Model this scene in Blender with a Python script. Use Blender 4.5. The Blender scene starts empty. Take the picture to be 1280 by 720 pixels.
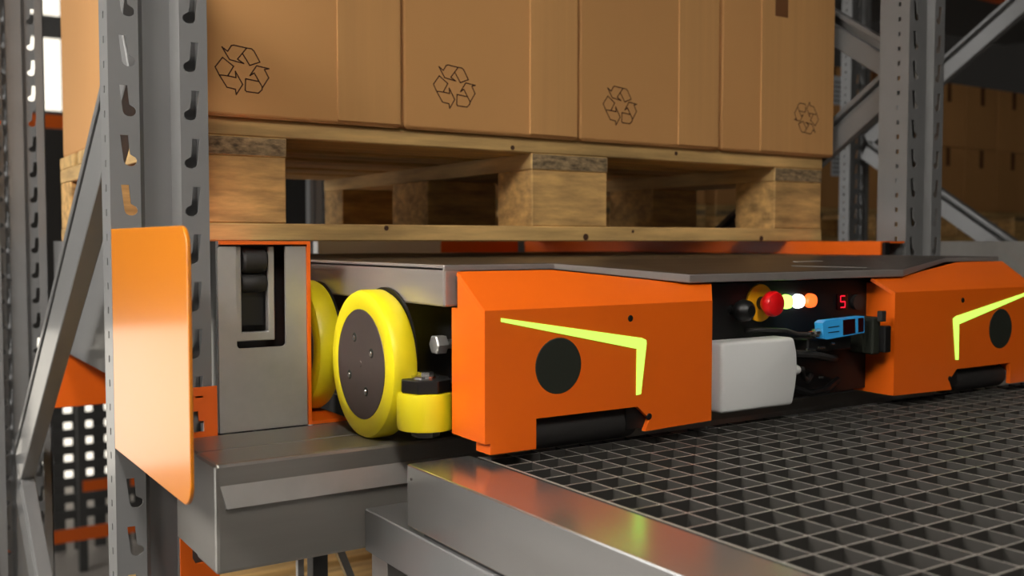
import bpy, bmesh, math, random
from mathutils import Vector, Matrix
random.seed(7)
SC = bpy.context.scene
COL = SC.collection
PI = math.pi

# ------------------------------------------------------------------ camera
F = 1248.0; VR = 2550.0; HY = 301.5
pitch = math.atan((360 - HY) / F)
head = math.atan((VR - 640) * math.cos(pitch) / F)
fwd = Vector((math.cos(head) * math.cos(pitch), math.sin(head) * math.cos(pitch), -math.sin(pitch)))
rgt = Vector((math.sin(head), -math.cos(head), 0))
upv = rgt.cross(fwd)
cd = bpy.data.cameras.new('camera'); cam = bpy.data.objects.new('camera', cd); COL.objects.link(cam)
cam.matrix_world = Matrix(((rgt.x, upv.x, -fwd.x, 0), (rgt.y, upv.y, -fwd.y, 0), (rgt.z, upv.z, -fwd.z, 0), (0, 0, 0, 1)))
cd.sensor_width = 36; cd.lens = 36 * F / 1280; cd.clip_start = 0.02; cd.clip_end = 100
cd.dof.use_dof = True; cd.dof.focus_distance = 1.2; cd.dof.aperture_fstop = 5.8
SC.camera = cam

# ------------------------------------------------------------------ world, exposure
w = bpy.data.worlds.new('world'); SC.world = w; w.use_nodes = True
w.node_tree.nodes['Background'].inputs[0].default_value = (0.75, 0.85, 1.0, 1)
w.node_tree.nodes['Background'].inputs[1].default_value = 0.4
SC.view_settings.view_transform = 'Standard'; SC.view_settings.look = 'None'
SC.view_settings.gamma = 1; SC.view_settings.use_curve_mapping = False
SC.view_settings.exposure = 1.0
# daylight levels of the hall's windows and lamps (emission strength)
SIDE_DAY = 2.0      # tall windows in the left wall
BACK_DAY = 0.62      # windows and half-open dock door in the back wall
FRONT_DAY = 0.12     # windows behind the camera
LAMP = 5.0          # added ceiling lamps, unseen, brightening the floor at the back
PEND = 25.0         # pendant fill lamps, added out of view to brighten the rack

# ------------------------------------------------------------------ materials
def s2l(c):
    return tuple(((v / 255) / 12.92 if v / 255 <= 0.04045 else ((v / 255 + 0.055) / 1.055) ** 2.4) for v in c)
def mat(name, rgb, rough=0.5, metal=0.0, var=0.0, scale=(8, 8, 8), bump=0.0, detail=4, rvar=0.0, emit=0.0, emitcol=None, coat=0.0, spec=0.5, rnd=0.0):
    m = bpy.data.materials.new(name); m.use_nodes = True
    nt = m.node_tree; b = nt.nodes['Principled BSDF']
    c = s2l(rgb)
    b.inputs['Base Color'].default_value = (*c, 1)
    b.inputs['Roughness'].default_value = rough
    b.inputs['Metallic'].default_value = metal
    b.inputs['Coat Weight'].default_value = coat
    b.inputs['Coat Roughness'].default_value = 0.12
    b.inputs['Specular IOR Level'].default_value = spec
    if emit:
        b.inputs['Emission Color'].default_value = (*s2l(emitcol or rgb), 1)
        b.inputs['Emission Strength'].default_value = emit
    if var or bump or rvar or rnd:
        tc = nt.nodes.new('ShaderNodeTexCoord'); mp = nt.nodes.new('ShaderNodeMapping')
        mp.inputs['Scale'].default_value = scale
        no = nt.nodes.new('ShaderNodeTexNoise'); no.inputs['Scale'].default_value = 1; no.inputs['Detail'].default_value = detail
        no.inputs['Roughness'].default_value = 0.6
        nt.links.new(tc.outputs['Object'], mp.inputs[0]); nt.links.new(mp.outputs[0], no.inputs['Vector'])
        oi = nt.nodes.new('ShaderNodeObjectInfo')
        if rnd:
            ad = nt.nodes.new('ShaderNodeVectorMath'); ad.operation = 'SCALE'
            co = nt.nodes.new('ShaderNodeCombineXYZ')
            for k in range(3): nt.links.new(oi.outputs['Random'], co.inputs[k])
            nt.links.new(co.outputs[0], ad.inputs[0]); ad.inputs['Scale'].default_value = 37
            a2 = nt.nodes.new('ShaderNodeVectorMath'); a2.operation = 'ADD'
            nt.links.new(mp.outputs[0], a2.inputs[0]); nt.links.new(ad.outputs[0], a2.inputs[1])
            nt.links.new(a2.outputs[0], no.inputs['Vector'])
        if var or rnd:
            rp = nt.nodes.new('ShaderNodeValToRGB')
            rp.color_ramp.elements[0].position = 0.3; rp.color_ramp.elements[1].position = 0.72
            rp.color_ramp.elements[0].color = (*[max(0, v * (1 - var)) for v in c], 1)
            rp.color_ramp.elements[1].color = (*[min(1, v * (1 + var)) for v in c], 1)
            nt.links.new(no.outputs[0], rp.inputs[0])
            out = rp.outputs[0]
            if rnd:
                hs = nt.nodes.new('ShaderNodeHueSaturation')
                mr = nt.nodes.new('ShaderNodeMapRange'); mr.inputs[3].default_value = 1 - rnd; mr.inputs[4].default_value = 1 + rnd
                nt.links.new(oi.outputs['Random'], mr.inputs[0]); nt.links.new(mr.outputs[0], hs.inputs['Value'])
                nt.links.new(out, hs.inputs['Color']); out = hs.outputs[0]
            nt.links.new(out, b.inputs['Base Color'])
        if rvar:
            m2 = nt.nodes.new('ShaderNodeMapRange'); m2.inputs[3].default_value = max(0.02, rough - rvar); m2.inputs[4].default_value = min(1, rough + rvar)
            nt.links.new(no.outputs[0], m2.inputs[0]); nt.links.new(m2.outputs[0], b.inputs['Roughness'])
        if bump:
            bp = nt.nodes.new('ShaderNodeBump'); bp.inputs['Strength'].default_value = bump; bp.inputs['Distance'].default_value = 0.003
            nt.links.new(no.outputs[0], bp.inputs['Height']); nt.links.new(bp.outputs[0], b.inputs['Normal'])
    return m
M = dict(
    grey=mat('rack_grey_paint', (112, 112, 112), 0.38, 0, 0.05, (14, 14, 14), rvar=0.05, coat=0.5),
    greyd=mat('dark_grey_paint', (72, 72, 71), 0.45, 0, 0.06, (14, 14, 14)),
    steel=mat('galvanised_steel', (176, 174, 170), 0.36, 0.55, 0.06, (30, 30, 30), rvar=0.08),
    rim=mat('brushed_rim_steel', (176, 168, 162), 0.33, 0.6, 0.05, (60, 3, 60), rvar=0.06),
    top=mat('dark_brushed_plate', (84, 76, 68), 0.34, 0.8, 0.08, (3, 60, 60), rvar=0.06),
    plat=mat('platform_frame_steel', (200, 199, 197), 0.22, 0.9, 0.05, (40, 3, 40), rvar=0.05),
    beam=mat('entry_beam_steel', (158, 154, 148), 0.34, 0.7, 0.05, (3, 40, 40), rvar=0.05),
    grate=mat('grating_steel', (58, 56, 53), 0.45, 0.2, 0.08, (30, 30, 30)),  # base darkened for the shade inside the grating cells
    gratetop=mat('worn_grating_edge', (176, 172, 164), 0.4, 0.5),  # worn tops, also paler to imitate light falling from above
    orange=mat('orange_paint', (229, 99, 13), 0.38, 0, 0.03, (9, 9, 9), coat=0.25),
    guard=mat('orange_gloss_paint', (206, 120, 13), 0.30, 0, 0.0, coat=0.8),
    yellow=mat('yellow_polyurethane', (226, 210, 24), 0.42, 0, 0.03, (20, 20, 20)),
    hub=mat('dark_hub_steel', (84, 74, 70), 0.45, 0.4, 0.06, (60, 60, 60)),
    black=mat('black_plastic', (13, 12, 12), 0.45),
    rubber=mat('black_rubber', (34, 32, 31), 0.6, 0, 0.1, (40, 40, 40)),
    matte=mat('matte_black_glass', (22, 26, 14), 0.75),
    chrome=mat('bright_metal', (205, 203, 200), 0.22, 1.0),
    white=mat('white_plastic', (220, 220, 219), 0.42),
    whitep=mat('white_paint', (226, 228, 226), 0.5),
    red=mat('red_plastic', (226, 14, 20), 0.35),
    amber=mat('amber_yellow_plastic', (242, 172, 10), 0.5),
    blue=mat('blue_sensor_plastic', (52, 160, 226), 0.4, emit=0.04, emitcol=(52, 160, 226)),  # faint glow put into the plastic to brighten it, no lamp there
    screen=mat('dark_screen', (40, 6, 10), 0.2),
    card=mat('cardboard', (191, 140, 84), 0.8, 0, 0.06, (2, 2, 0.8), bump=0.08, rnd=0.04),
    cardp=mat('cardboard_panel', (195, 145, 88), 0.8, 0, 0.06, (60, 60, 1.5), bump=0.1, rnd=0.03),
    tape=mat('brown_tape', (112, 72, 40), 0.45),
    ink=mat('brown_ink', (66, 38, 17), 0.8),
    woodx=mat('pale_pine_along_x', (192, 156, 98), 0.75, 0, 0.42, (4, 38, 38), bump=0.3, rnd=0.12, detail=6),
    woody=mat('pale_pine_along_y', (186, 152, 98), 0.75, 0, 0.42, (38, 4, 38), bump=0.3, rnd=0.12, detail=6),
    woodb=mat('pine_block', (190, 150, 92), 0.8, 0, 0.5, (9, 30, 48), bump=0.5, rnd=0.12, detail=7),
    endgrain=mat('rough_end_grain', (138, 116, 84), 0.9, 0, 0.75, (60, 60, 140), bump=1.0, detail=8),
    label=mat('paper_label', (206, 212, 218), 0.7),
    concrete=mat('sealed_concrete', (178, 171, 165), 0.65, 0, 0.10, (0.7, 0.7, 0.7), rvar=0.1),
    wall=mat('wall_panel', (58, 56, 54), 0.8, 0, 0.05, (1, 1, 1)),
    ceil=mat('ceiling_panel', (80, 78, 76), 0.85, 0, 0.05, (1, 1, 1)),
    led=mat('chevron_light', (60, 80, 8), 0.5, emit=0.8, emitcol=(182, 255, 90)),
    ledg=mat('green_lamp', (150, 240, 70), 0.4, emit=1.6, emitcol=(170, 250, 90)),
    ledw=mat('white_lamp', (250, 250, 250), 0.4, emit=1.7, emitcol=(240, 250, 250)),
    ledr=mat('orange_red_lamp', (250, 90, 30), 0.4, emit=0.9, emitcol=(255, 100, 40)),
    seg=mat('red_segment', (255, 20, 40), 0.4, emit=0.5, emitcol=(255, 30, 60)),
    day_side=mat('side_daylight', (255, 255, 255), 0.5, emit=SIDE_DAY, emitcol=(255, 253, 249)),
    day_back=mat('back_daylight', (255, 255, 255), 0.5, emit=BACK_DAY, emitcol=(255, 246, 228)),
    day_front=mat('front_daylight', (255, 255, 255), 0.5, emit=FRONT_DAY, emitcol=(255, 246, 232)),
    pend=mat('pendant_diffuser', (255, 255, 255), 0.5, emit=PEND, emitcol=(255, 249, 240)),
    lamp=mat('lamp_diffuser', (255, 255, 255), 0.5, emit=LAMP, emitcol=(255, 244, 226)),
)

# ------------------------------------------------------------------ helpers
class MB:
    """collects shapes in world coordinates; build() links them as ONE mesh object"""
    def __init__(s): s.bm = bmesh.new()
    def face(s, pts):
        return s.bm.faces.new([s.bm.verts.new(p) for p in pts])
    def box(s, x0, x1, y0, y1, z0, z1):
        v = [s.bm.verts.new((x, y, z)) for x in (x0, x1) for y in (y0, y1) for z in (z0, z1)]
        for f in ((0, 1, 3, 2), (4, 6, 7, 5), (0, 4, 5, 1), (2, 3, 7, 6), (0, 2, 6, 4), (1, 5, 7, 3)):
            s.bm.faces.new([v[i] for i in f])
        return s
    def prism(s, pts, vec):
        """closed polygon (3D points) extruded by vec"""
        vec = Vector(vec); n = len(pts)
        a = [s.bm.verts.new(p) for p in pts]; b = [s.bm.verts.new(Vector(p) + vec) for p in pts]
        s.bm.faces.new(a); s.bm.faces.new(b[::-1])
        for i in range(n): s.bm.faces.new([a[i], b[i], b[(i + 1) % n], a[(i + 1) % n]])
        return s
    def lathe(s, base, axis, prof, n=32):
        """prof: list of (radius, distance along axis); closed with caps"""
        ax = Vector(axis).normalized(); t = Vector((0, 0, 1)) if abs(ax.z) < 0.9 else Vector((1, 0, 0))
        u = ax.cross(t).normalized(); v = ax.cross(u); base = Vector(base); rings = []
        for r, d in prof:
            rings.append([s.bm.verts.new(base + ax * d + (u * math.cos(2 * PI * k / n) + v * math.sin(2 * PI * k / n)) * max(r, 1e-5)) for k in range(n)])
        for a, b in zip(rings, rings[1:]):
            for k in range(n): s.bm.faces.new([a[k], a[(k + 1) % n], b[(k + 1) % n], b[k]])
        s.bm.faces.new(rings[0][::-1]); s.bm.faces.new(rings[-1])
        return s
    def bar(s, p, q, wv, tv):
        """box from p to q with half-width vectors wv, tv"""
        p, q, wv, tv = map(Vector, (p, q, wv, tv))
        s.prism([p + wv + tv, p - wv + tv, p - wv - tv, p + wv - tv], q - p); return s
    def tube(s, pts, r, n=8):
        pts = [Vector(p) for p in pts]; rings = []
        for i, p in enumerate(pts):
            d = (pts[min(i + 1, len(pts) - 1)] - pts[max(i - 1, 0)]).normalized()
            t = Vector((0, 0, 1)) if abs(d.z) < 0.9 else Vector((1, 0, 0))
            u = d.cross(t).normalized(); v = d.cross(u)
            rings.append([s.bm.verts.new(p + (u * math.cos(2 * PI * k / n) + v * math.sin(2 * PI * k / n)) * r) for k in range(n)])
        for a, b in zip(rings, rings[1:]):
            for k in range(n): s.bm.faces.new([a[k], a[(k + 1) % n], b[(k + 1) % n], b[k]])
        s.bm.faces.new(rings[0][::-1]); s.bm.faces.new(rings[-1]); return s
    def holed(s, outer, holes):
        ed = []
        for loop in [outer] + holes:
            v = [s.bm.verts.new(p) for p in loop]
            ed += [s.bm.edges.new((v[i], v[(i + 1) % len(v)])) for i in range(len(v))]
        bmesh.ops.triangle_fill(s.bm, use_beauty=True, use_dissolve=False, edges=ed)
    def solid(s, th):
        bmesh.ops.remove_doubles(s.bm, verts=s.bm.verts, dist=1e-5)
        bmesh.ops.recalc_face_normals(s.bm, faces=s.bm.faces)
        bmesh.ops.solidify(s.bm, geom=s.bm.faces[:], thickness=th); return s
    def build(s, name, m, parent=None, loc=None, bevel=0.0, seg=2, smooth=False, recalc=True):
        if recalc: bmesh.ops.recalc_face_normals(s.bm, faces=s.bm.faces)
        if bevel:
            es = [e for e in s.bm.edges if len(e.link_faces) == 2 and e.calc_face_angle(0) > 0.5]
            bmesh.ops.bevel(s.bm, geom=es, offset=bevel, segments=seg, affect='EDGES', profile=0.5, clamp_overlap=True)
        if loc is None and parent is None:
            vs = [v.co for v in s.bm.verts]
            loc = Vector(((min(v.x for v in vs) + max(v.x for v in vs)) / 2, (min(v.y for v in vs) + max(v.y for v in vs)) / 2, min(v.z for v in vs)))
        off = wloc(parent) if parent else Vector(loc)
        for v in s.bm.verts: v.co -= off
        me = bpy.data.meshes.new(name); s.bm.to_mesh(me); s.bm.free()
        me.materials.append(M[m] if isinstance(m, str) else m)
        if smooth:
            for p in me.polygons: p.use_smooth = True
            try: me.set_sharp_from_angle(angle=math.radians(38))
            except Exception: pass
        o = bpy.data.objects.new(name, me); COL.objects.link(o)
        if parent: o.parent = parent
        else: o.location = off
        return o
def wloc(o):
    v = Vector((0, 0, 0))
    while o: v += Vector(o.location); o = o.parent
    return v
def tag(o, label, cat, group=None, kind=None):
    o['label'] = label
    if cat: o['category'] = cat
    if group: o['group'] = group
    if kind: o['kind'] = kind
    return o
def thing(name, loc, label, cat, group=None):
    o = bpy.data.objects.new(name, None); COL.objects.link(o); o.location = loc; o.empty_display_size = 0.1
    return tag(o, label, cat, group)
def copy_tree(o, parent=None):
    c = o.copy(); COL.objects.link(c)
    if parent: c.parent = parent
    for ch in list(o.children): copy_tree(ch, c)
    return c
def place(o, x, y, z): o.location = (x, y, z); return o

# ------------------------------------------------------------------ the hall
ZF = -4.2; ZC = 5.5; XL, XR, YN, YB = -9.0, 15.0, -7.0, 19.0
def struct(o, label, cat): return tag(o, label, cat, kind='structure')
struct(MB().box(XL, XR, YN, YB, ZF - 0.1, ZF).build('floor', 'concrete'), 'pale sealed concrete warehouse floor far below the rack', 'floor')
struct(MB().box(XL, XR, YN, YB, ZC, ZC + 0.1).build('ceiling', 'ceil'), 'dark panelled warehouse ceiling high above', 'ceiling')
def wall(axis, pos, lo, hi, holes, name, label):
    m = MB()
    f = (lambda a, z: (pos, a, z)) if axis == 'x' else (lambda a, z: (a, pos, z))
    m.holed([f(lo, ZF), f(hi, ZF), f(hi, ZC), f(lo, ZC)], [[f(a, c), f(b, c), f(b, d), f(a, d)] for a, b, c, d in holes])
    m.solid(0.08)
    return struct(m.build(name, 'wall', recalc=False), label, 'wall')
DOOR = (-7.5, 4.2, ZF + 0.0005, -1.55)
BW = [(-1.0, 1.55, 2.2, 5.2), (1.75, 4.4, 2.2, 5.2)]
LW = [(1.7, 4.7, -2.6, 4.2), (5.3, 8.3, -2.6, 4.2), (8.9, 11.9, -2.6, 4.2)]
FW = [(-5.5, -1.5, -1.2, 3.2), (-0.5, 3.5, -1.2, 3.2)]
wall('y', YB, XL, XR, [DOOR] + BW, 'wall_back', 'grey back wall of the hall with windows and a dock door')
wall('x', XL, YN, YB, LW, 'wall_left', 'grey side wall with tall windows on the left')
wall('y', YN, XL, XR, FW, 'wall_front', 'grey wall behind the camera')
wall('x', XR, YN, YB, [], 'wall_right', 'plain grey wall on the far right')
nwin = 0
def window(axis, pos, a, b, c, d, m, label, inward, bars=1, rows=1):
    global nwin; nwin += 1
    def bx(mb, a0, a1, z0, z1, t0, t1):
        t0, t1 = sorted((pos + inward * t0, pos + inward * t1))
        mb.box(t0, t1, a0, a1, z0, z1) if axis == 'x' else mb.box(a0, a1, t0, t1, z0, z1)
    o = bpy.data.objects.new('window_%d' % nwin, None); COL.objects.link(o)
    o.location = (pos, (a + b) / 2, c) if axis == 'x' else ((a + b) / 2, pos, c)
    struct(o, label, 'window')
    p = MB(); bx(p, a, b, c, d, -0.03, -0.02); p.build('pane', m, o)
    fr = MB(); t = 0.06
    bx(fr, a, b, c, c + t, -0.02, 0.05); bx(fr, a, b, d - t, d, -0.02, 0.05)
    bx(fr, a, a + t, c, d, -0.02, 0.05); bx(fr, b - t, b, c, d, -0.02, 0.05)
    fr.build('window_frame', 'grey', o)
    for k in range(bars):
        q = a + (b - a) * (k + 1) / (bars + 1); mb = MB(); bx(mb, q - 0.04, q + 0.04, c, d, -0.015, 0.04); mb.build('mullion', 'grey', o)
    for k in range(rows):
        q = c + (d - c) * (k + 1) / (rows + 1); mb = MB(); bx(mb, a, b, q - 0.19, q + 0.19, -0.014, 0.045); mb.build('transom', 'grey', o)
    return o
for i, h in enumerate(LW): window('x', XL, *h, 'day_side', 'tall bright window in the left wall, %s from the near corner' % ['first', 'second', 'third', 'fourth'][i], 1, 2, 2)
for i, h in enumerate(BW): window('y', YB, *h, 'day_back', ['bright back wall window nearest the dock side', 'bright back wall window seen beside the carton stack'][i], -1, 1, 1)
for i, h in enumerate(FW): window('y', YN, *h, 'day_front', ['window behind the camera, left one', 'window behind the camera, right one'][i], 1, 2, 1)
dr = bpy.data.objects.new('door_1', None); COL.objects.link(dr); dr.location = ((DOOR[0] + DOOR[1]) / 2, YB, ZF)
struct(dr, 'wide low dock door opening full of daylight in the back wall', 'door')
MB().box(DOOR[0], DOOR[1], YB + 0.02, YB + 0.03, ZF, DOOR[3]).build('daylight_curtain', 'day_back', dr)
for k in range(4):
    x = DOOR[0] + (DOOR[1] - DOOR[0]) * (k + 0.5) / 4
    MB().box(x - 0.06, x + 0.06, YB - 0.1, YB + 0.01, ZF, DOOR[3]).build('door_post', 'greyd', dr)
for k in range(4):  # unseen tubes, added to brighten the far floor
    for j in range(2):
        lx = -6.0 + k * 2.4; ly = 7.0 + j * 5.0
        t = thing('ceiling_lamp', (lx, ly, ZC - 0.12), 'long tube lamp under the ceiling, %s row, %s from the left' % (['near', 'far'][j], ['first', 'second', 'third', 'fourth'][k]), 'lamp', 'ceiling lamps')
        MB().box(lx - 0.9, lx + 0.9, ly - 0.15, ly + 0.15, ZC - 0.06, ZC).build('housing', 'whitep', t)
        MB().box(lx - 0.85, lx + 0.85, ly - 0.12, ly + 0.12, ZC - 0.12, ZC - 0.06).build('diffuser', 'lamp', t)

for i, (lx, ly, lz) in enumerate(((-0.95, 0.95, 0.85), (-0.35, -1.1, 1.75))):  # unseen pendants, added to light left-facing sides and fronts
    t = thing('pendant_lamp', (lx, ly, lz), ['pendant lamp over the left aisle, the one nearer the rack', 'pendant lamp over the left aisle, the one behind the camera'][i], 'lamp', 'pendant lamps')
    MB().box(lx - 0.16, lx + 0.16, ly - 0.6, ly + 0.6, lz, lz + 0.09).build('diffuser', 'pend', t, bevel=0.01)
    MB().box(lx - 0.18, lx + 0.18, ly - 0.62, ly + 0.62, lz + 0.0901, lz + 0.15).build('housing', 'whitep', t, bevel=0.01)
    for s_ in (-1, 1): MB().box(lx - 0.004, lx + 0.004, ly + s_ * 0.4 - 0.004, ly + s_ * 0.4 + 0.004, lz + 0.15, ZC).build('suspension_rod', 'greyd', t)

# ------------------------------------------------------------------ rack frames
PITCH = 0.0565
def slot_poly(sx):
    """teardrop slot in local (dx, dz); sx mirrors it"""
    cx, cz, r = 0.0028, -0.0115, 0.0062
    pts = [(-0.0062, 0.0175), (0.0012, 0.0175), (0.0028, -0.004)]
    for k in range(9):
        a = math.radians(70 - k * 30); pts.append((cx + r * math.cos(a), cz + r * math.sin(a)))
    pts.append((-0.0040, -0.006))
    return [(sx * a * 1.2, b) for a, b in pts]
def upright_mesh(X0, Y0, sy, zlo, zhi, s0, s1, SD=0.046):
    """omega profile; slotted face at Y0, looking towards -sy; slots between heights s0 and s1"""
    m = MB(); T = 0.0022
    k0 = math.ceil((s0 - 0.2165) / PITCH); k1 = math.floor((s1 - 0.2165) / PITCH)
    zs = 0.2165 + (k0 - 0.5) * PITCH; ze = 0.2165 + (k1 + 0.5) * PITCH
    def strip(p, q, inner, cells=None, holes=None):
        """vertical strip between profile points p, q, thickened along 'inner'; cells: list of (z0, z1), holes: function zc -> [(u, z)] with u along p->q in metres"""
        bm = bmesh.new(); L = math.hypot(q[0] - p[0], q[1] - p[1])
        f = lambda u, z: (X0 + p[0] + (q[0] - p[0]) * u / L, Y0 + sy * (p[1] + (q[1] - p[1]) * u / L), z)
        def quad(z0, z1): bm.faces.new([bm.verts.new(f(*c)) for c in ((0, z0), (L, z0), (L, z1), (0, z1))])
        if cells:
            quad(zlo, cells[0][0]); quad(cells[-1][1], zhi)
            for z0, z1 in cells:
                ed = []
                for loop in ([(0, z0), (L, z0), (L, z1), (0, z1)], holes((z0 + z1) / 2)):
                    v = [bm.verts.new(f(*c)) for c in loop]
                    ed += [bm.edges.new((v[i], v[(i + 1) % len(v)])) for i in range(len(v))]
                bmesh.ops.triangle_fill(bm, use_beauty=True, use_dissolve=False, edges=ed)
            bmesh.ops.remove_doubles(bm, verts=bm.verts, dist=1e-6)
        else: quad(zlo, zhi)
        bmesh.ops.recalc_face_normals(bm, faces=bm.faces)
        r = bmesh.ops.extrude_face_region(bm, geom=bm.faces[:])
        bmesh.ops.translate(bm, vec=(inner[0] * T, sy * inner[1] * T, 0), verts=[e for e in r['geom'] if isinstance(e, bmesh.types.BMVert)])
        bmesh.ops.recalc_face_normals(bm, faces=bm.faces)
        me = bpy.data.meshes.new('tmp'); bm.to_mesh(me); bm.free(); m.bm.from_mesh(me); bpy.data.meshes.remove(me)
    cells = [(0.2165 + (k - 0.5) * PITCH, 0.2165 + (k + 0.5) * PITCH) for k in range(k0, k1 + 1)]
    half = [(0.2165 + k * PITCH / 2, 0.2165 + (k + 1) * PITCH / 2) for k in range(2 * k0 - 1, 2 * k1 + 1)]
    strip((0, 0), (0.0335, 0), (0, 1), cells, lambda zc: [(0.0193 + dx, zc + dz) for dx, dz in slot_poly(1)])
    strip((0.0795, 0), (0.112, 0), (0, 1), cells, lambda zc: [(0.0150 + dx, zc + dz) for dx, dz in slot_poly(-1)])
    h = 0.0028
    strip((0.0001, 0.0002), (0.0001, SD), (1, 0), half, lambda zc: [(0.022 - h, zc - 0.004), (0.022 + h, zc - 0.004), (0.022 + h, zc + 0.004), (0.022 - h, zc + 0.004)])
    strip((0.0335, 0), (0.0405, 0.012), (-0.4, 0.9)); strip((0.0405, 0.012), (0.0715, 0.012), (0, 1)); strip((0.0715, 0.012), (0.0795, 0), (0.4, 0.9))
    strip((0.1119, 0.0002), (0.1119, SD), (-1, 0)); strip((0.112, SD), (0.094, SD), (0, -1)); strip((0, SD), (0.018, SD), (0, -1))
    return m
def frame(X0, Ynear, Yrear, nodes, label, slots=(-1.0, 1.0), xb=(0.035, 0.062), wid=0.098, group='rack frames', col='grey', depth=0.046):
    t = thing('rack_frame', (X0 + 0.056, (Ynear + Yrear) / 2, ZF), label, 'rack frame', group)
    for (y, sy) in ((Ynear, 1), (Yrear, -1)):
        upright_mesh(X0, y, sy, ZF + 0.006, 2.9, *slots, depth).build('upright', col, t, recalc=False)
        MB().box(X0 - 0.01, X0 + 0.122, min(y, y + sy * 0.11), max(y, y + sy * 0.11), ZF, ZF + 0.006).build('foot_plate', col, t)
    for (ya, za, yb, zb) in nodes:
        p, q = Vector((0, ya, za)), Vector((0, yb, zb)); d = (q - p).normalized(); n = Vector((1, 0, 0)).cross(d)
        if n.z < 0: n = -n
        m = MB(); x0, x1 = X0 + xb[0], X0 + xb[1]; h = wid / 2
        for n0, n1, xa, xc in ((-h, h - 0.026, x0, x1), (h - 0.026, h - 0.011, x1 - 0.006, x1), (h - 0.011, h, x0, x1)):
            c = (n0 + n1) / 2; xm = (xa + xc) / 2
            off = n * c + Vector((xm, 0, 0))
            m.bar(p + off, q + off, n * ((n1 - n0) / 2), Vector(((xc - xa) / 2, 0, 0)))
        m.build('brace', col, t, bevel=0.0015, seg=1)
    return t
YP = 1.2; YR = 2.47
def zig(z, lo, hi, near=True):
    """zigzag nodes upward from height z"""
    out = []; z0 = z; near0 = near
    while z < hi:
        a, b = (YP + 0.085, YR - 0.085) if near else (YR - 0.085, YP + 0.085)
        out.append((a, z, b, z + 0.73)); z += 0.77; near = not near
    z = z0 - 0.04; near = not near0
    while z > lo:
        a, b = (YP + 0.085, YR - 0.085) if near else (YR - 0.085, YP + 0.085)
        out.append((b, z, a, z - 0.73)); z -= 0.77; near = not near
    return out
frame(0.2405, YP, YR, zig(0.285, -3.4, 2.0, True), 'grey slotted rack frame in the left foreground beside the orange guard')
frame(1.694, YP, YR, zig(0.36, -3.4, 2.0, True), 'grey slotted rack frame right of the loaded pallet', xb=(0.06, 0.08), wid=0.066, depth=0.066)
frame(3.08, YP, YR, zig(0.38, -3.4, 2.0, False), 'grey rack frame farther right with crossing diagonals', wid=0.075)

# ------------------------------------------------------------------ guard plate
m = MB(); pts = []
zt_, zb_, y0_, y1_, r = 0.014, -0.238, 0.888, 1.2, 0.022
for cy, cz, a0 in ((y0_ + r, zt_ - r, 90), (y0_ + r, zb_ + r, 180)):
    for k in range(9):
        a = math.radians(a0 + k * 90 / 8); pts.append((cy + r * math.cos(a), cz + r * math.sin(a)))
pts = [(y1_, zt_)] + pts + [(y1_, zb_)]
m.prism([(0.2405, a, b) for a, b in pts], (0.004, 0, 0))
g = thing('guard_plate', (0.2425, 1.2, -0.238), 'glossy orange guard plate with rounded corners on the near upright', 'guard')
m.build('plate', 'guard', g, bevel=0.0012, seg=2)
MB().box(0.2445, 0.262, 1.196, 1.2, -0.2, -0.02).build('mounting_flange', 'orange', g)

# ------------------------------------------------------------------ entry beam across the lane
ZT = -0.2333; YBM = 1.033
bt = thing('entry_beam', (1.046, 1.11, -0.3509), 'grey steel entry beam carrying the shuttle rails', 'beam')
m = MB(); m.box(0.3055, 1.787, YBM, 1.108, -0.3509, ZT); m.build('front_section', 'beam', bt, bevel=0.004)
m = MB(); m.box(0.3075, 1.785, 1.1085, 1.194, -0.3505, ZT - 0.0003); m.build('rear_section', 'beam', bt, bevel=0.002, seg=1)
m = MB()
for f_ in (((0.3105, YBM, -0.2568), (1.77, YBM, -0.2568), (1.77, YBM - 0.007, -0.2800), (0.3155, YBM - 0.007, -0.2800)), ((0.3155, YBM - 0.007, -0.2800), (1.77, YBM - 0.007, -0.2800), (1.77, YBM, -0.2815), (0.3155, YBM, -0.2815)), ((0.3105, YBM, -0.2568), (0.3155, YBM - 0.007, -0.2800), (0.3155, YBM, -0.2815)), ((1.77, YBM, -0.2568), (1.77, YBM, -0.2815), (1.77, YBM - 0.007, -0.2800))): m.face(f_)
bmesh.ops.remove_doubles(m.bm, verts=m.bm.verts, dist=1e-6)
st = m.build('sloped_strip', 'steel', bt); st['label'] = 'pale sloped metal strip along the beam'
def connector(xa, xb, sgn):
    c = MB()
    yy = 1.1945
    def slot(cx, cz):
        return [(cx - 0.006, yy, cz + 0.012), (cx + 0.003, yy, cz + 0.012), (cx + 0.004, yy, cz), (cx + 0.010, yy, cz), (cx + 0.010, yy, cz - 0.013), (cx - 0.002, yy, cz - 0.013), (cx - 0.006, yy, cz - 0.006)]
    xm = (xa + xb) / 2
    c.holed([(xa, yy, -0.47), (xb, yy, -0.47), (xb, yy, -0.1735), (xa, yy, -0.1735)],
            [slot(xm - 0.003, -0.214), slot(xm - 0.003, -0.372), slot(xm + 0.001, -0.425)])
    c.solid(0.0035)
    o = c.build('end_connector', 'orange', bt, recalc=False); o['label'] = 'orange slotted end connector'
    n = MB().box(xm - 0.012, xm - 0.005, 1.1925, 1.1945, -0.2075, -0.187).build('lock_pin', 'chrome', bt)
    d = MB().box(xm - 0.003, xm + 0.006, 1.1910, 1.1920, -0.1862, -0.1838).build('stamp_mark', 'black', bt)
connector(0.3100, 0.3560, 1); connector(1.745, 1.785, -1)

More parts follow.
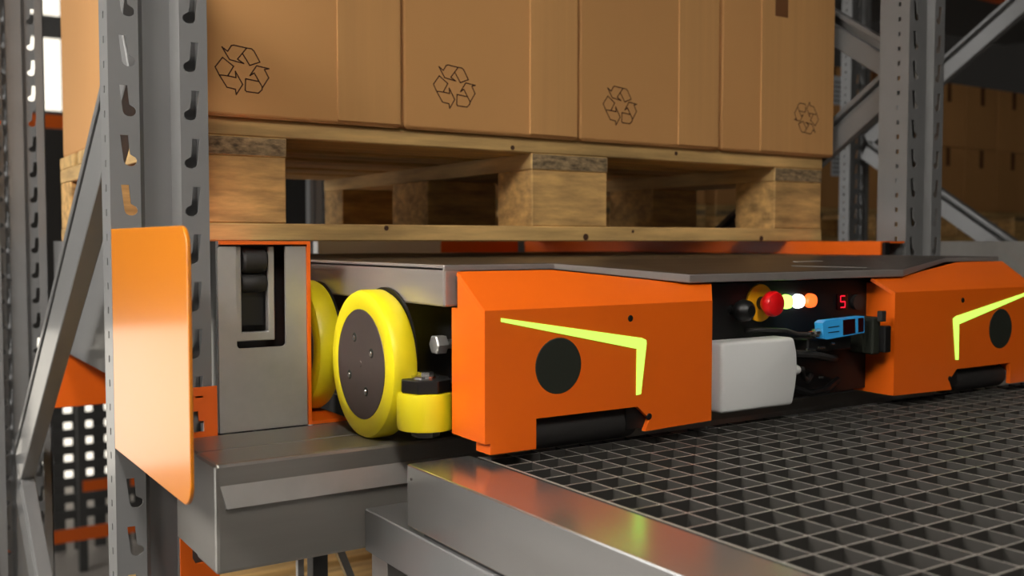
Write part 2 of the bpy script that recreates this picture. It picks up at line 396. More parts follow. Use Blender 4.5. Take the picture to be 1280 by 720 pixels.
# ------------------------------------------------------------------ shuttle rails
def rail(mx, label):
    """orange C rail running into the lane; mx mirrors x about the lane centre"""
    X = (lambda v: v) if not mx else (lambda v: 2.092 - v)
    xo = 0.3605 if not mx else 0.402
    def bx(mb, x0, x1, *r):
        a, b = sorted((X(x0), X(x1))); mb.box(a, b, *r); return mb
    t = thing('shuttle_rail', (X(0.42), 1.8, ZT), label, 'rail', 'shuttle rails')
    c = MB(); bx(c, 0.4740, 0.4782, 1.197, 2.40, ZT, 0); bx(c, xo + 0.0035, 0.4740, 1.197, 2.40, -0.004, 0); bx(c, 0.4782, 0.527, 1.197, 2.40, ZT, ZT + 0.004)
    o = c.build('channel', 'orange', t); o['label'] = 'orange painted rail channel'
    bx(MB(), xo, xo + 0.0035, 1.205, 2.40, ZT, 0).build('side_plate', 'grey', t)
    # silver end plate with U-shaped notch
    if not mx:
        e = MB(); y = 1.2
        def arc(cx, cz, r, a0, a1, n=5):
            return [(cx + r * math.cos(math.radians(a0 + (a1 - a0) * k / n)), cz + r * math.sin(math.radians(a0 + (a1 - a0) * k / n))) for k in range(n + 1)]
        out = [(0.3615, ZT)] + [(0.4735, ZT), (0.4735, -0.0065)] + [(0.4462, -0.0065)] + arc(0.4412, -0.1265, 0.005, 0, -90) + arc(0.3888, -0.1265, 0.005, -90, -180) + [(0.3838, -0.0065)] + arc(0.3655, -0.0105, 0.004, 90, 180)
        e.prism([(X(a), y, b) for a, b in out], (0, 0.004, 0)); e.build('end_plate', 'steel', t)
        n_ = MB(); inn = [(0.3838, -0.1235), (0.4348, -0.1235), (0.4348, -0.0065), (0.4265, -0.0065), (0.4265, -0.1125), (0.3928, -0.1125), (0.3928, -0.0065), (0.3838, -0.0065)]
        n_.prism([(X(a), y + 0.008, b) for a, b in inn], (0, 0.012, 0)); n_.build('inner_bracket', 'steel', t, bevel=0.001, seg=1)
        rr = MB(); xa = 0.3945 if not mx else X(0.4255)
        rr.lathe((xa, 1.217, -0.024), (1, 0, 0), [(0.014, 0), (0.0165, 0.003), (0.0165, 0.028), (0.014, 0.031)], 20).build('roller', 'rubber', t, smooth=True)
        rr = MB(); rr.lathe((xa, 1.218, -0.052), (1, 0, 0), [(0.010, 0), (0.012, 0.003), (0.012, 0.028), (0.010, 0.031)], 20).build('roller', 'rubber', t, smooth=True)
        k = MB(); bx(k, 0.3950, 0.4250, 1.222, 1.228, -0.105, -0.01); k.build('strap', 'black', t)
    k = MB(); bx(k, xo + 0.0045, 0.4735, 1.245, 1.247, ZT + 0.002, -0.005); k.build('inner_web', 'black', t)
    if mx: k = MB(); bx(k, 0.4735, 0.4600, 1.19, 1.196, -0.03, -0.002); k.build('end_block', 'black', t)  # silver end cap, coloured black for the shadow it stands in
    return t
rail(False, 'orange shuttle rail with silver end plate beside the left upright')
rail(True, 'orange shuttle rail on the far side of the shuttle')

# rear beam, and a white bar standing in for daylight seen beyond
m = MB().box(0.3535, 1.692, 2.405, 2.46, -0.372, ZT - 0.0005); tag(m.build('rear_beam', 'orange', bevel=0.002, seg=1), 'orange rack beam under the rear ends of the rails', 'beam')
t = thing('rear_stop', (1.2, 2.43, ZT), 'white bar standing on the rear orange beam behind the shuttle', 'bar')
MB().box(0.985, 1.345, 2.415, 2.445, ZT - 0.0005, 0.0).build('white_bar', 'whitep', t)
o = MB().box(1.345, 1.60, 2.415, 2.445, ZT - 0.0005, 0.0).build('orange_bar', 'orange', t); o['label'] = 'orange end piece'

# ------------------------------------------------------------------ pallets
PX, PY = 1.3495, 0.915        # length along x, depth along y
PZ = (0.026, 0.123, 0.151, 0.177)
def make_pallet(loc, label, group):
    x0, y0, z0 = loc
    t = thing('wooden_pallet', (x0 + PX / 2, y0 + PY / 2, z0), label, 'pallet', group)
    cols = ((0, 0.1655), (0.603, 0.7697), (1.2046, PX)); rows = ((0, 0.113), (0.375, 0.540), (PY - 0.113, PY))
    for a, b in rows: MB().box(x0, x0 + PX, y0 + a, y0 + b, z0, z0 + PZ[0]).build('bottom_board', 'woodx', t, bevel=0.002, seg=1)
    for (c0, c1) in cols:
        for (r0, r1) in rows:
            MB().box(x0 + c0 + 0.001, x0 + c1 - 0.001, y0 + r0 + 0.002, y0 + r1 - 0.001, z0 + PZ[0], z0 + PZ[1]).build('block', 'woodb', t, bevel=0.002, seg=1)
        MB().box(x0 + c0, x0 + c1, y0 + 0.001, y0 + PY - 0.001, z0 + PZ[1], z0 + PZ[2]).build('cross_board', 'woody', t, bevel=0.0015, seg=1)
        cb = t.children[-1] if False else [q for q in t.children if q.name.startswith('cross_board')][-1]
        cb.data.materials.append(M['endgrain'])
        for pg in cb.data.polygons:
            if abs(pg.normal.y) > 0.9: pg.material_index = 1
    for a, b in ((0, 0.163), (0.205, 0.315), (0.376, 0.539), (0.6, 0.71), (PY - 0.163, PY)):
        MB().box(x0, x0 + PX, y0 + a, y0 + b, z0 + PZ[2], z0 + PZ[3]).build('deck_board', 'woodx', t, bevel=0.002, seg=1)
    return t
pal = make_pallet((0.367, 1.42, 0.0), 'wooden pallet under the tall cartons above the shuttle', 'wooden pallets')

far_proto = copy_tree(pal); far_proto.location = (2.05 + PX / 2, 3.5 + PY / 2, 0)     # taken before the knots are added
for kx, kz, kr in ((1.086, 0.0075, 0.006), (1.533, 0.0055, 0.0055), (0.6935, 0.0205, 0.004), (1.195, 0.018, 0.003), (0.93, 0.158, 0.004), (1.30, 0.166, 0.004)):
    MB().lathe((kx, 1.4192, kz), (0, 1, 0), [(kr * 0.8, 0), (kr, 0.0003), (kr, 0.002)], 14).build('knot', 'ink', pal)

# ------------------------------------------------------------------ cartons
ARROWS = [
    [(180, 172), (237, 210), (275, 150), (300, 143), (430, 158), (335, 278), (400, 315), (255, 290), (180, 172)],
    [(430, 158), (480, 160), (505, 180), (565, 285), (460, 328), (385, 215)],
    [(185, 275), (110, 375), (150, 450), (235, 452), (295, 352), (185, 275)],
    [(150, 450), (225, 565), (310, 578), (318, 630), (385, 525), (312, 400), (318, 462), (235, 452)],
    [(415, 465), (410, 580), (425, 592), (545, 598), (585, 560), (585, 530), (505, 400), (460, 430), (530, 325), (660, 342), (612, 355), (655, 435), (585, 545)],
    [(415, 465), (550, 480)]]
def recycling(cx, y, cz, size, parent, rot=0):
    m = MB(); k = size / 550.0; hw = 0.0009
    for pl in ARROWS:
        p2 = []
        for a, b in pl:
            u, v = (a - 385) * k, -(b - 378) * k
            p2.append(Vector((u * math.cos(rot) - v * math.sin(rot), u * math.sin(rot) + v * math.cos(rot))))
        for a, b in zip(p2, p2[1:]):
            d = (b - a).normalized(); n = Vector((-d.y, d.x)) * hw; a2, b2 = a - d * hw * 0.7, b + d * hw * 0.7
            q = [a2 + n, b2 + n, b2 - n, a2 - n]
            m.face([(cx + v.x, y, cz + v.y) for v in q])
    return m.build('recycling_mark', 'ink', parent, recalc=False)
ZB = PZ[3]
def carton(x0, x1, y0, y1, z0, z1, label, group, crease=None, mark=None, tape=None, rot=0, slabel=None, msize=0.078, nm='cardboard_box'):
    t = thing(nm, ((x0 + x1) / 2, (y0 + y1) / 2, z0), label, 'box', group)
    MB().box(x0, x1, y0, y1, z0 + 0.001, z1).build('body', 'card', t, bevel=0.004, seg=2)
    MB().box(x0 + 0.006, x1 - 0.006, y0 + 0.003, y1 - 0.003, z0, z0 + 0.004).build('bottom_flap', 'card', t)
    if crease: MB().box(crease, x1 - 0.003, y0 - 0.0020, y0 + 0.001, z0 + 0.004, z1 - 0.002).build('joint_flap', 'cardp', t, bevel=0.0016, seg=2)
    if mark: recycling(mark[0], y0 - 0.0005 - (0.0020 if crease and mark[0] > crease else 0), mark[1], msize, t, rot)
    if tape:
        yy = y0 - (0.0024 if crease and tape[0] > crease else 0.0004)
        MB().box(tape[0], tape[1], yy - 0.0003, yy + 0.0002, tape[2], z1).build('tape', 'tape', t)
    if slabel:
        o = MB().box(slabel[0], slabel[1], y0 - 0.001, y0, slabel[2], slabel[3]).build('shipping_label', 'label', t)
        for q in range(5):
            za = slabel[2] + (slabel[3] - slabel[2]) * (0.12 + 0.16 * q)
            MB().box(slabel[0] + 0.012, slabel[1] - 0.012 - 0.02 * (q % 2), y0 - 0.0014, y0 - 0.001, za, za + 0.008).build('printed_line', 'greyd', o)
    return t
CG = 'cartons on the front pallet'; H = 0.62
carton(0.372, 0.7165, 1.409, 1.864, ZB, ZB + H, 'carton beside the near upright with the largest recycling mark', CG, 0.6077, (0.4635, 0.2435))
carton(0.7195, 1.0605, 1.409, 1.864, ZB, ZB + H, 'second carton from the near upright, recycling mark at its middle', CG, 0.957, (0.811, 0.2490))
carton(1.0640, 1.4010, 1.409, 1.864, ZB, ZB + H, 'third carton from the near upright, between two marked cartons', CG, 1.294, (1.154, 0.2440))
carton(1.4075, 1.7360, 1.409, 1.864, ZB, ZB + H, 'rightmost carton on the pallet with a dark strip of tape', CG, 1.514, (1.648, 0.2540), (1.5513, 1.5886, 0.452), rot=PI, msize=0.074)
carton(0.372, 0.7165, 1.869, 2.324, ZB, ZB + H, 'carton at the rear of the pallet, its daylit side left of the upright', CG)

# ------------------------------------------------------------------ the shuttle
XC = 1.057
sh = thing('pallet_shuttle', (XC, 1.4, ZT), 'orange pallet shuttle with yellow wheels and glowing green chevrons', 'shuttle')
MB().box(0.575, 1.539, 0.956, 1.94, -0.224, -0.05).build('chassis', 'black', sh, bevel=0.003, seg=1)
# top plate: bent sheet, lower at the middle of its front edge
m = MB()
fr = [(0.53, 0.945, -0.0255, 0.0075), (0.677, 0.945, -0.0255, 0.0075), (0.848, 0.9, -0.0402, 0.0112), (1.266, 0.9, -0.0402, 0.0112), (1.437, 0.945, -0.0255, 0.0075), (1.584, 0.945, -0.0255, 0.0075)]
mid = [(p[0], 1.09, -0.0255) for p in fr]; end = [(p[0], 1.95, -0.0255) for p in fr]
for a, b in ((fr, mid), (mid, end)):
    for i in range(5): m.face([a[i][:3], a[i + 1][:3], b[i + 1][:3], b[i][:3]])
low = [(p[0], p[1], p[2] - p[3]) for p in fr]; mlow = [(p[0], 1.09, -0.033) for p in fr]; elow = [(p[0], 1.95, -0.033) for p in fr]
for i in range(5):
    m.face([fr[i][:3], low[i], low[i + 1], fr[i + 1][:3]]); m.face([end[i], end[i + 1], elow[i + 1], elow[i]])
    m.face([low[i], mlow[i], mlow[i + 1], low[i + 1]]); m.face([mlow[i], elow[i], elow[i + 1], mlow[i + 1]])
for i, s in ((0, 1), (5, -1)):
    m.face([fr[i][:3], mid[i], mlow[i], low[i]]); m.face([mid[i], end[i], elow[i], mlow[i]])
bmesh.ops.remove_doubles(m.bm, verts=m.bm.verts, dist=1e-5)
o = m.build('top_plate', 'top', sh, bevel=0.0015, seg=2); o['label'] = 'dark brushed steel top plate dipping at its front'
o.data.materials.append(M['rim'])
for pg in o.data.polygons:
    if pg.normal.y < -0.7 or abs(pg.normal.x) > 0.7: pg.material_index = 1  # lip and side edges paler, imitating light on the same metal
MB().bar((1.172, 1.018, -0.0309), (1.236, 1.024, -0.0304), (0, 0.0045, 0.00035), (0, -0.00004, 0.0005)).build('handling_mark', 'steel', sh)
MB().bar((1.105, 0.966, -0.0350), (1.215, 0.925, -0.0382), (0.0004, 0.0010, 0), (0, 0, 0.0005)).build('seam_line', 'steel', sh)
for x0, x1 in ((0.53, 0.552), (1.562, 1.584)):
    MB().box(x0, x1, 0.9452, 1.9495, -0.0715, -0.0268).build('side_rim', 'rim', sh, bevel=0.0025, seg=2)
# front covers
def cover(mx):
    X = (lambda v: v) if not mx else (lambda v: 2 * XC - v)
    xi = 0.864 if not mx else 2 * XC - 1.217
    def P(x, y, z): return (X(x), y, z)
    yf, yb = 0.8774, 0.884
    m = MB()
    outl = [(0.5402, -0.072), (xi, -0.072), (xi, -0.2180), (0.7585, -0.2205), (0.7655, -0.2065), (0.7470, -0.1905), (0.6050, -0.1905), (0.6050, -0.2233), (0.5470, -0.2233), (0.5470, -0.2116), (0.5402, -0.2116)]
    m.prism([P(a, yf, b) for a, b in outl], (0, yb - yf, 0))
    xs = 0.851 if not mx else min(0.851, xi - 0.012)
    xt = 0.889 if not mx else 2 * XC - 1.2015
    ch = [(0.5404, 0.9335, -0.0328), (0.665, 0.9335, -0.0328), (xs, 0.9049, -0.0524), (xt, 0.9049, -0.0524), (xi - 0.0002, yf + 0.0002, -0.072), (0.5404, yf + 0.0002, -0.072)]
    dn = (0, 0.003, -0.004)
    m.prism([P(*p) for p in ch], dn)
    sd = [(yb, -0.0735), (0.9335, -0.0390), (0.9335, -0.0725), (0.9460, -0.0725), (0.9460, -0.2105), (yb, -0.2116)]
    m.prism([P(0.5402, a, b) for a, b in sd], (X(0.546) - X(0.5402), 0, 0))
    si = [(yb, -0.074), (0.9049, -0.0600), (0.945, -0.0600), (0.945, -0.2170), (yb, -0.2180)]
    m.prism([P(xi, a, b) for a, b in si], (X(xi - 0.006) - X(xi), 0, 0))
    m.prism([P(0.5470, yb, -0.2233), P(0.5470, 0.906, -0.2233), P(0.5470, 0.906, -0.2110), P(0.5470, yb, -0.2110)], (X(0.552) - X(0.547), 0, 0))
    c = m.build('front_cover', 'orange', sh)
    c['label'] = 'orange front cover nearest the big yellow wheel' if not mx else 'orange front cover at the right edge'
    d = MB().lathe(P(0.6345, yf - 0.0006, -0.1355), (0, 1, 0), [(0.0300, 0), (0.0308, 0.0006), (0.0308, 0.004)], 48).build('sensor_disc', 'matte', c)
    q = MB()
    a = [(0.5600, -0.0803), (0.7520, -0.1113), (0.7585, -0.1140), (0.7590, -0.1180), (0.7510, -0.1762), (0.7445, -0.1768), (0.7450, -0.1235), (0.5600, -0.0842)]
    q.prism([P(x, yf - 0.0012, z) for x, z in a], (0, 0.003, 0)); q.build('chevron_light', 'led', c)
    q = MB(); q.lathe(P(0.6055, 0.904, -0.2105), (X(1) - X(0), 0, 0), [(0.0195, 0), (0.0195, 0.139), (0.0180, 0.147), (0.012, 0.155), (0.006, 0.159)], 28).build('bumper_roller', 'rubber', c, smooth=True)
    MB().box(min(X(0.735), X(0.80)), max(X(0.735), X(0.80)), 0.8842, 0.8862, -0.2170, -0.184).build('notch_back', 'black', c)
    q = MB(); q.box(min(X(0.6055), X(0.80)), max(X(0.6055), X(0.80)), 0.925, 0.93, -0.222, -0.185).build('bumper_back', 'black', c)
    for hx, hz in ((0.7354, -0.0880), (0.7645, -0.2035)):
        MB().lathe(P(hx, yf - 0.0008, hz), (0, 1, 0), [(0.0032, 0), (0.0038, 0.0004), (0.0038, 0.003)], 14).build('screw_hole', 'black', c)
    return c
cover(False); cover(True)
# wheels
WR = 0.088
def wheel(xf, yc, zc, s, label=None):
    """xf: outer face; s=+1: axis towards +x"""
    o = MB().lathe((xf, yc, zc), (s, 0, 0), [(0.066, 0.0005), (0.067, 0), (WR - 0.007, 0), (WR - 0.0018, 0.0018), (WR, 0.006), (WR, 0.026), (WR - 0.003, 0.031), (0.06, 0.032)], 64).build('wheel_tyre', 'yellow', sh, smooth=True)
    if label: o['label'] = label
    h = MB().lathe((xf + s * 0.0002, yc, zc), (s, 0, 0), [(0.010, -0.0004), (0.0648, -0.0004), (0.0655, 0.0006), (0.0655, 0.01)], 48).build('hub', 'hub', o, smooth=True)
    for k in range(4):
        a = math.radians(27 + 90 * k); y, z = yc - 0.0345 * math.cos(a), zc + 0.0345 * math.sin(a)
        MB().lathe((xf - s * 0.0006, y, z), (s, 0, 0), [(0.0052, 0), (0.0058, 0.0004), (0.0058, 0.003)], 14).build('bolt_hole', 'matte', o)
        MB().lathe((xf - s * 0.0012, y + 0.001, z - 0.001), (s, 0, 0), [(0.0028, 0), (0.0034, 0.0005), (0.0034, 0.001)], 10).build('hub_bolt', 'chrome', o)
    MB().lathe((xf - s * 0.0008, yc, zc), (s, 0, 0), [(0.0035, 0), (0.004, 0.0004), (0.004, 0.002)], 12).build('axle_centre', 'hub', o)
    return o
wheel(0.4938, 1.083, ZT + WR, 1, 'large yellow wheel with dark bolted hub')
wheel(0.4938, 1.295, ZT + 0.004 + WR, 1); wheel(2.092 - 0.4938, 1.083, ZT + WR, -1); wheel(2.092 - 0.4938, 1.295, ZT + 0.004 + WR, -1)
for s, xx in ((1, 0.5262), (-1, 2.092 - 0.5262)):
    for yc in (1.083, 1.295):
        MB().lathe((xx, yc, ZT + WR + 0.0130), (s, 0, 0), [(WR - 0.0105, 0), (WR - 0.0105, 0.003)], 48).build('wheel_arch', 'black', sh)
        MB().lathe((xx, yc, ZT + WR), (s, 0, 0), [(0.02, 0.0), (0.02, 0.034)], 20).build('axle', 'black', sh)
# guide roller in front of the wheel
def guide(cx, cy):
    o = MB().lathe((cx, cy, -0.2110), (0, 0, 1), [(0.026, 0), (0.0315, 0.001), (0.0325, 0.006), (0.0325, 0.036), (0.0315, 0.0415), (0.026, 0.0425)], 40).build('guide_roller', 'yellow', sh, smooth=True)
    o['label'] = 'small yellow guide roller on an upright pin'
    MB().lathe((cx, cy, -0.1685), (0, 0, 1), [(0.0295, 0), (0.0295, 0.015)], 8).build('cap', 'black', o, bevel=0.001, seg=1)
    MB().lathe((cx, cy, -0.1535), (0, 0, 1), [(0.016, 0), (0.016, 0.003)], 24).build('washer', 'chrome', o)
    MB().lathe((cx, cy, -0.1505), (0, 0, 1), [(0.009, 0), (0.009, 0.004)], 6).build('bolt', 'chrome', o)
    MB().lathe((cx, cy, -0.2190), (0, 0, 1), [(0.016, 0), (0.016, 0.008)], 6).build('lower_nut', 'greyd', o)
    MB().box(cx - 0.015, cx + 0.07, cy - 0.018, cy + 0.018, -0.1685, -0.159).build('carrier_arm', 'black', sh)
guide(0.530, 0.988)
guide(2 * XC - 0.530, 0.988)
MB().lathe((0.550, 1.006, -0.119), (1, 0, 0), [(0.010, 0), (0.0115, 0.0015), (0.0115, 0.014), (0.006, 0.015), (0.006, 0.026)], 6).build('side_nut', 'steel', sh)
# control recess between the covers
YK = 0.925
MB().box(0.864, 1.217, YK, 0.956, -0.2120, -0.0545).build('control_panel', 'black', sh)
o = MB().lathe((0.996, YK - 0.003, -0.0815), (0, 1, 0), [(0.0245, 0), (0.0250, 0.001), (0.0250, 0.003)], 40).build('emergency_stop', 'amber', sh); o['label'] = 'red emergency stop button on a yellow disc'
MB().lathe((0.996, YK - 0.003, -0.0815), (0, -1, 0), [(0.0085, 0), (0.0085, 0.016)], 20).build('stem', 'black', o)
MB().lathe((0.996, YK - 0.010, -0.0815), (0, -1, 0), [(0.009, 0), (0.0165, 0.010), (0.0168, 0.016), (0.015, 0.020), (0.009, 0.0225)], 32).build('mushroom_button', 'red', o, smooth=True)
MB().lathe((0.944, YK, -0.0885), (0, -1, 0), [(0.006, 0), (0.006, 0.010), (0.011, 0.013), (0.0145, 0.020), (0.013, 0.030), (0.007, 0.036)], 28).build('selector_knob', 'black', sh, smooth=True)
for lx, mm in ((1.045, 'ledg'), (1.068, 'ledw'), (1.093, 'ledr')):
    MB().lathe((lx, YK, -0.0815), (0, -1, 0), [(0.0098, 0), (0.0098, 0.004), (0.0088, 0.008), (0.005, 0.010)], 24).build('indicator_lamp', mm, sh, smooth=True)
d = MB().box(1.150, 1.172, YK - 0.003, YK, -0.0965, -0.0745).build('digit_display', 'screen', sh)
q = MB()
for (a, b, c, e) in ((0.1425, 0.1515, -0.0780, -0.0765), (0.1425, 0.1515, -0.0860, -0.0845), (0.1425, 0.1515, -0.0940, -0.0925), (0.1415, 0.1428, -0.0855, -0.0770), (0.1512, 0.1525, -0.0935, -0.0850)):
    q.box(1.014 + a, 1.014 + b, YK - 0.0036, YK - 0.003, c, e)
q.build('digit_segments', 'seg', d)
MB().lathe((1.192, YK, -0.087), (0, -1, 0), [(0.011, 0), (0.011, 0.006)], 24).build('round_socket', 'rubber', sh)
# white antenna box
wb = MB(); pr = [(0.8895, -0.1255), (1.0215, -0.1255), (1.0275, -0.145), (1.0290, -0.170), (1.0260, -0.192), (1.0200, -0.2145), (0.8895, -0.2145)]
wb.prism([(a, 0.886, b) for a, b in pr], (0, 0.036, 0)); o = wb.build('antenna_box', 'white', sh, bevel=0.005, seg=3, smooth=True); o['label'] = 'white rounded plastic box'
MB().lathe((1.028, 0.895, -0.1700), (1, 0, 0), [(0.0065, 0), (0.0065, 0.008), (0.005, 0.011), (0.002, 0.0125)], 18).build('cable_stub', 'white', o, smooth=True)
# blue sensor
def R2(x, z, a=math.radians(2.0), cx=1.105, cz=-0.1160):
    return (cx + (x - cx) * math.cos(a) - (z - cz) * math.sin(a), cz + (x - cx) * math.sin(a) + (z - cz) * math.cos(a))
def rprism(pts, y0, y1, nm, mm, par):
    b = MB(); b.prism([(R2(*p)[0], y0, R2(*p)[1]) for p in pts], (0, y1 - y0, 0)); return b.build(nm, mm, par)
o = rprism([(1.076, -0.1085), (1.082, -0.1055), (1.162, -0.1055), (1.162, -0.1285), (1.084, -0.1310), (1.078, -0.1290)], 0.886, 0.900, 'distance_sensor', 'blue', sh); o['label'] = 'blue distance sensor with dark window'
rprism([(1.117, -0.1073), (1.160, -0.1073), (1.160, -0.1267), (1.117, -0.1282)], 0.8852, 0.887, 'sensor_window', 'screen', o)
rprism([(1.142, -0.1073), (1.147, -0.1073), (1.147, -0.127), (1.142, -0.127)], 0.8846, 0.8853, 'window_bar', 'blue', o)
for zz in (-0.1145, -0.1215): rprism([(1.087, zz), (1.109, zz), (1.109, zz - 0.0012), (1.087, zz - 0.0012)], 0.8855, 0.8861, 'printed_line', 'black', o)
MB().lathe((1.077, 0.894, -0.1225), (-1, 0, -0.1), [(0.006, 0), (0.006, 0.010), (0.004, 0.012), (0.004, 0.018)], 12).build('plug', 'chrome', o)
MB().box(1.062, 1.152, 0.899, 0.925, -0.150, -0.131).build('sensor_bracket', 'black', sh, bevel=0.002, seg=1)
MB().tube([(1.060, 0.895, -0.1242), (1.045, 0.902, -0.124), (1.025, 0.905, -0.118), (0.99, 0.915, -0.116), (0.97, 0.925, -0.117)], 0.0028).build('sensor_cable', 'rubber', sh, smooth=True)
for (pts, r, mm) in (([(1.032, 0.895, -0.169), (1.045, 0.893, -0.170), (1.055, 0.90, -0.182), (1.075, 0.91, -0.190), (1.10, 0.925, -0.185)], 0.004, 'rubber'),
                 ([(1.045, 0.905, -0.150), (1.075, 0.895, -0.153), (1.11, 0.90, -0.160), (1.15, 0.925, -0.165)], 0.005, 'rubber'),
                 ([(1.035, 0.90, -0.195), (1.06, 0.893, -0.203), (1.10, 0.898, -0.202), (1.15, 0.92, -0.195)], 0.005, 'black')):
    MB().tube(pts, r).build('cable', mm, sh, smooth=True)
for (x, z, l) in ((1.052, -0.1440, 0.018), (1.075, -0.1425, 0.014), (1.100, -0.1385, 0.008), (1.078, -0.183, 0.008)):
    MB().tube([(x, 0.892, z), (x + l, 0.893, z - 0.001)], 0.0017, 6).build('cable_clip', 'chrome', sh)
MB().box(1.178, 1.196, 0.884, 0.925, -0.158, -0.106).build('latch_block', 'matte', sh, bevel=0.002, seg=1)
MB().box(1.190, 1.2045, 0.8730, 0.884, -0.155, -0.118).build('latch_plate', 'black', sh, bevel=0.0015, seg=1)
MB().box(1.186, 1.197, 0.876, 0.884, -0.112, -0.097).build('latch_hook', 'rubber', sh, bevel=0.001, seg=1)

# ------------------------------------------------------------------ platform with grating
XPL = 0.4753; GX0, GY0, GP = 0.5570, 0.8640, 0.0338
pf = thing('grating_platform', (1.08, 0.5, -0.299), 'steel platform with open square grating in the foreground', 'platform')
YE = 0.05; XE = 1.70
MB().box(XPL, 0.5525, YE, 0.928, -0.299, ZT).build('side_beam', 'plat', pf, bevel=0.0015, seg=2)
MB().box(XE - 0.05, XE, YE, 0.928, -0.299, ZT).build('side_beam', 'plat', pf, bevel=0.0015, seg=2)
MB().box(0.5525, XE - 0.05, 0.915, 0.928, -0.299, ZT - 0.004).build('end_beam', 'greyd', pf)
MB().box(0.5540, 0.5572, YE, 0.915, -0.262, ZT + 0.0003).build('edge_bar', 'grate', pf)
ny = int((GY0 + 0.04 - YE) / GP); nx = int((XE - 0.05 - GX0) / GP)
MB().box(0.5525, XE - 0.05, YE, 0.915, -0.299, -0.296).build('drip_pan', 'black', pf)  # added black sheet that keeps the grating cells dark
b0 = None
for k in range(ny + 1):
    y = GY0 + GP - k * GP
    if b0 is None:
        b0 = MB().box(GX0, XE - 0.05, y - 0.0008, y + 0.0008, -0.262, ZT).build('cross_bar', 'grate', pf)
        yb0 = y
    else:
        c = b0.copy(); COL.objects.link(c); c.parent = pf; c.location = (0, y - yb0, 0)
b1 = None
for k in range(1, nx + 1):
    x = GX0 + k * GP
    if b1 is None:
        b1 = MB().box(x - 0.0008, x + 0.0008, YE, 0.915, -0.262, ZT - 0.0002).build('bearing_bar', 'grate', pf); xb0 = x
    else:
        c = b1.copy(); COL.objects.link(c); c.parent = pf; c.location = (x - xb0, 0, 0)
MB().lathe((XPL - 0.0006, 0.918, -0.2475), (1, 0, 0), [(0.0014, 0), (0.0014, 0.002)], 10).build('rivet', 'hub', pf)
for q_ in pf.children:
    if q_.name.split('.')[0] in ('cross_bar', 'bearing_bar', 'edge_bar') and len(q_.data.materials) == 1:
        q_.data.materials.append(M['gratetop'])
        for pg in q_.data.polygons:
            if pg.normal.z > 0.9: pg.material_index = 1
# lower supports
sp = thing('platform_support', (0.5, 0.6, ZF), 'grey beam and leg under the left side of the grating platform', 'support')
MB().box(XPL - 0.0005, 0.545, YE, YBM - 0.0005, -0.3526, -0.3037).build('beam', 'grey', sp, bevel=0.0015, seg=1)
MB().box(XPL + 0.005, 0.54, YE, 0.9, -0.3037, -0.299).build('spacer', 'black', sp)
MB().box(0.4800, 0.5250, 0.985, 1.025, ZF, -0.3526).build('leg', 'steel', sp)
MB().box(0.4800, 0.5250, 0.10, 0.14, ZF, -0.3526).build('leg', 'grey', sp)
sp2 = thing('platform_support', (1.67, 0.6, ZF), 'grey beam and legs under the right side of the grating platform', 'support')
MB().box(XE - 0.06, XE, YE, YBM - 0.0005, -0.3526, -0.299).build('beam', 'grey', sp2)
for y in (0.1, 0.985): MB().box(XE - 0.055, XE - 0.01, y, y + 0.04, ZF, -0.3526).build('leg', 'grey', sp2)

# ------------------------------------------------------------------ level below
lb = make_pallet((0.367, 1.42, -0.927), 'wooden pallet on the level below the entry beam', 'wooden pallets')
for i, y in enumerate((1.46, 2.24)):
    tag(MB().box(0.354, 1.693, y, y + 0.05, -1.04, -0.927).build('lower_beam', 'grey', bevel=0.002, seg=1), ['grey beam under the front of the lower pallet', 'grey beam under the rear of the lower pallet'][i], 'beam')
tr = thing('trestle', (0.6, 1.37, ZF), 'thin steel trestle under the entry beam', 'trestle')
MB().box(0.522, 0.531, 1.365, 1.374, ZF, -0.45).build('post', 'steel', tr)
MB().box(0.545, 0.568, 1.365, 1.388, ZF, -0.45).build('post', 'greyd', tr)
MB().bar((0.585, 1.372, -0.45), (0.90, 1.372, -1.25), (0.006, 0, 0), (0, 0.006, 0)).build('strut', 'steel', tr)
MB().box(0.50, 0.80, 1.355, 1.39, -0.45, -0.40).build('head_rail', 'greyd', tr)

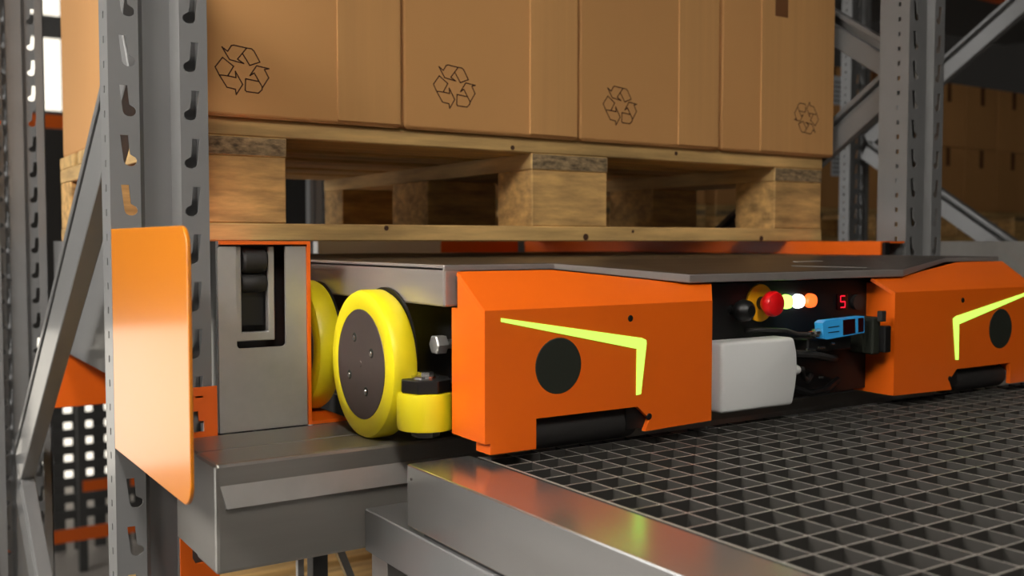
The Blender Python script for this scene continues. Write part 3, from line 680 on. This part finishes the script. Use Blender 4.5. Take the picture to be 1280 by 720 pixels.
# ------------------------------------------------------------------ pallets and cartons in the far lanes
BX = (2.06, 3.475, 4.835, 6.20); YW = 3.5; BWI = 0.336; BH = 0.372
tag(MB().box(1.95, 7.9, YW + 0.03, YW + 0.09, -0.12, 0.0).build('rack_beam', 'grey', bevel=0.002, seg=1), 'long grey beam under the far pallets, front one', 'beam')
tag(MB().box(1.95, 7.9, YW + 0.80, YW + 0.86, -0.12, 0.0).build('rack_beam', 'grey', bevel=0.002, seg=1), 'long grey beam under the far pallets, rear one', 'beam')
for i in range(4):
    p = copy_tree(far_proto) if i else far_proto; p.location = (BX[i] - 0.01 + PX / 2, YW + PY / 2, 0)
    p['label'] = ['far pallet seen through the gaps of the front pallet', 'far pallet under the cartons with white paper labels', 'far pallet under the dark carton stack right of the slotted frame', 'far pallet at the right edge of the picture'][i]
    for r in range(2):
        for c in range(4):
            x0 = BX[i] + c * BWI
            lab = None; nm = ['lower', 'upper'][r]
            pos = ['first', 'second', 'third', 'fourth'][c]
            if i == 1 and c == 2: lab = (4.31, 4.43, (0.345, 0.72)[r], (0.49, 0.87)[r])
            where = ['on the far pallet behind the front pallet', 'on the far pallet with white labels', 'on the far pallet right of the slotted frame', 'on the far pallet at the right edge'][i]
            txt = '%s row carton, %s from the left %s' % (nm, pos, where)
            if lab: txt = '%s row carton with a white paper label between the frames' % nm
            carton(x0, x0 + BWI - 0.006, YW + 0.01, YW + 0.45, ZB + r * BH, ZB + (r + 1) * BH - 0.001, txt, 'cartons on the far pallets',
                   tape=(x0 + BWI / 2 - 0.022, x0 + BWI / 2 + 0.022, ZB + (r + 1) * BH - 0.11), slabel=lab)
frame(1.72, 3.0, 4.35, [], 'grey rack frame seen through the front pallet', slots=(-0.2, 0.6))
tag(MB().box(1.95, 7.9, YW - 0.05, YW + 0.05, 1.45, 1.60).build('upper_beam', 'orange', bevel=0.002, seg=1), 'orange rack beam high above the far cartons', 'beam')
tag(MB().box(1.95, 7.9, YW, YW + 1.2, 1.60, 1.66).build('upper_deck', 'greyd'), 'dark deck above the far cartons', 'deck')
tag(MB().box(2.20, 2.30, 1.2, 2.40, -0.25, 0.0).build('neighbour_rail', 'steel'), 'pale metal rail side right of the slotted frame', 'rail')
for i, y in enumerate((1.205, 2.32)):
    tag(MB().box(1.808, 3.078, y, y + 0.07, -0.37, -0.25).build('neighbour_beam', 'grey', bevel=0.002, seg=1), ['grey beam under the near end of the neighbouring rail', 'grey beam under the rear end of the neighbouring rail'][i], 'beam')
# far left background: low racks in front of the dock door
def far_rack(x0, x1, y, zs, label):
    t = thing('far_rack', ((x0 + x1) / 2, y, ZF), label, 'rack', 'far racks')
    n = 3
    for k in range(n):
        x = x0 + (x1 - x0) * k / (n - 1)
        MB().box(x - 0.05, x + 0.05, y - 0.05, y + 0.05, ZF, 3.2).build('upright', 'greyd', t)
    for z in zs: MB().box(x0, x1, y - 0.08, y - 0.05, z - 0.07, z + 0.07).build('beam', 'orange', t)
    return t
far_rack(1.2, 3.6, 11.5, (-3.15, 1.25), 'distant rack with orange beams left of the near upright')
far_rack(2.3, 4.6, 13.5, (-3.1, -0.3), 'more distant orange rack before the dock door')
ms = thing('mesh_screen', (2.9, 14.5, ZF), 'coarse dark mesh screen in front of the daylit dock door', 'screen')
for k in range(12):
    x = 1.4 + k * 0.26; MB().box(x - 0.075, x + 0.075, 14.5, 14.54, ZF, -1.4).build('upright_bar', 'greyd', ms)
for k in range(11):
    z = ZF + 0.5 + k * 0.22; MB().box(1.35, 4.32, 14.46, 14.5, z - 0.06, z + 0.06).build('cross_bar', 'greyd', ms)
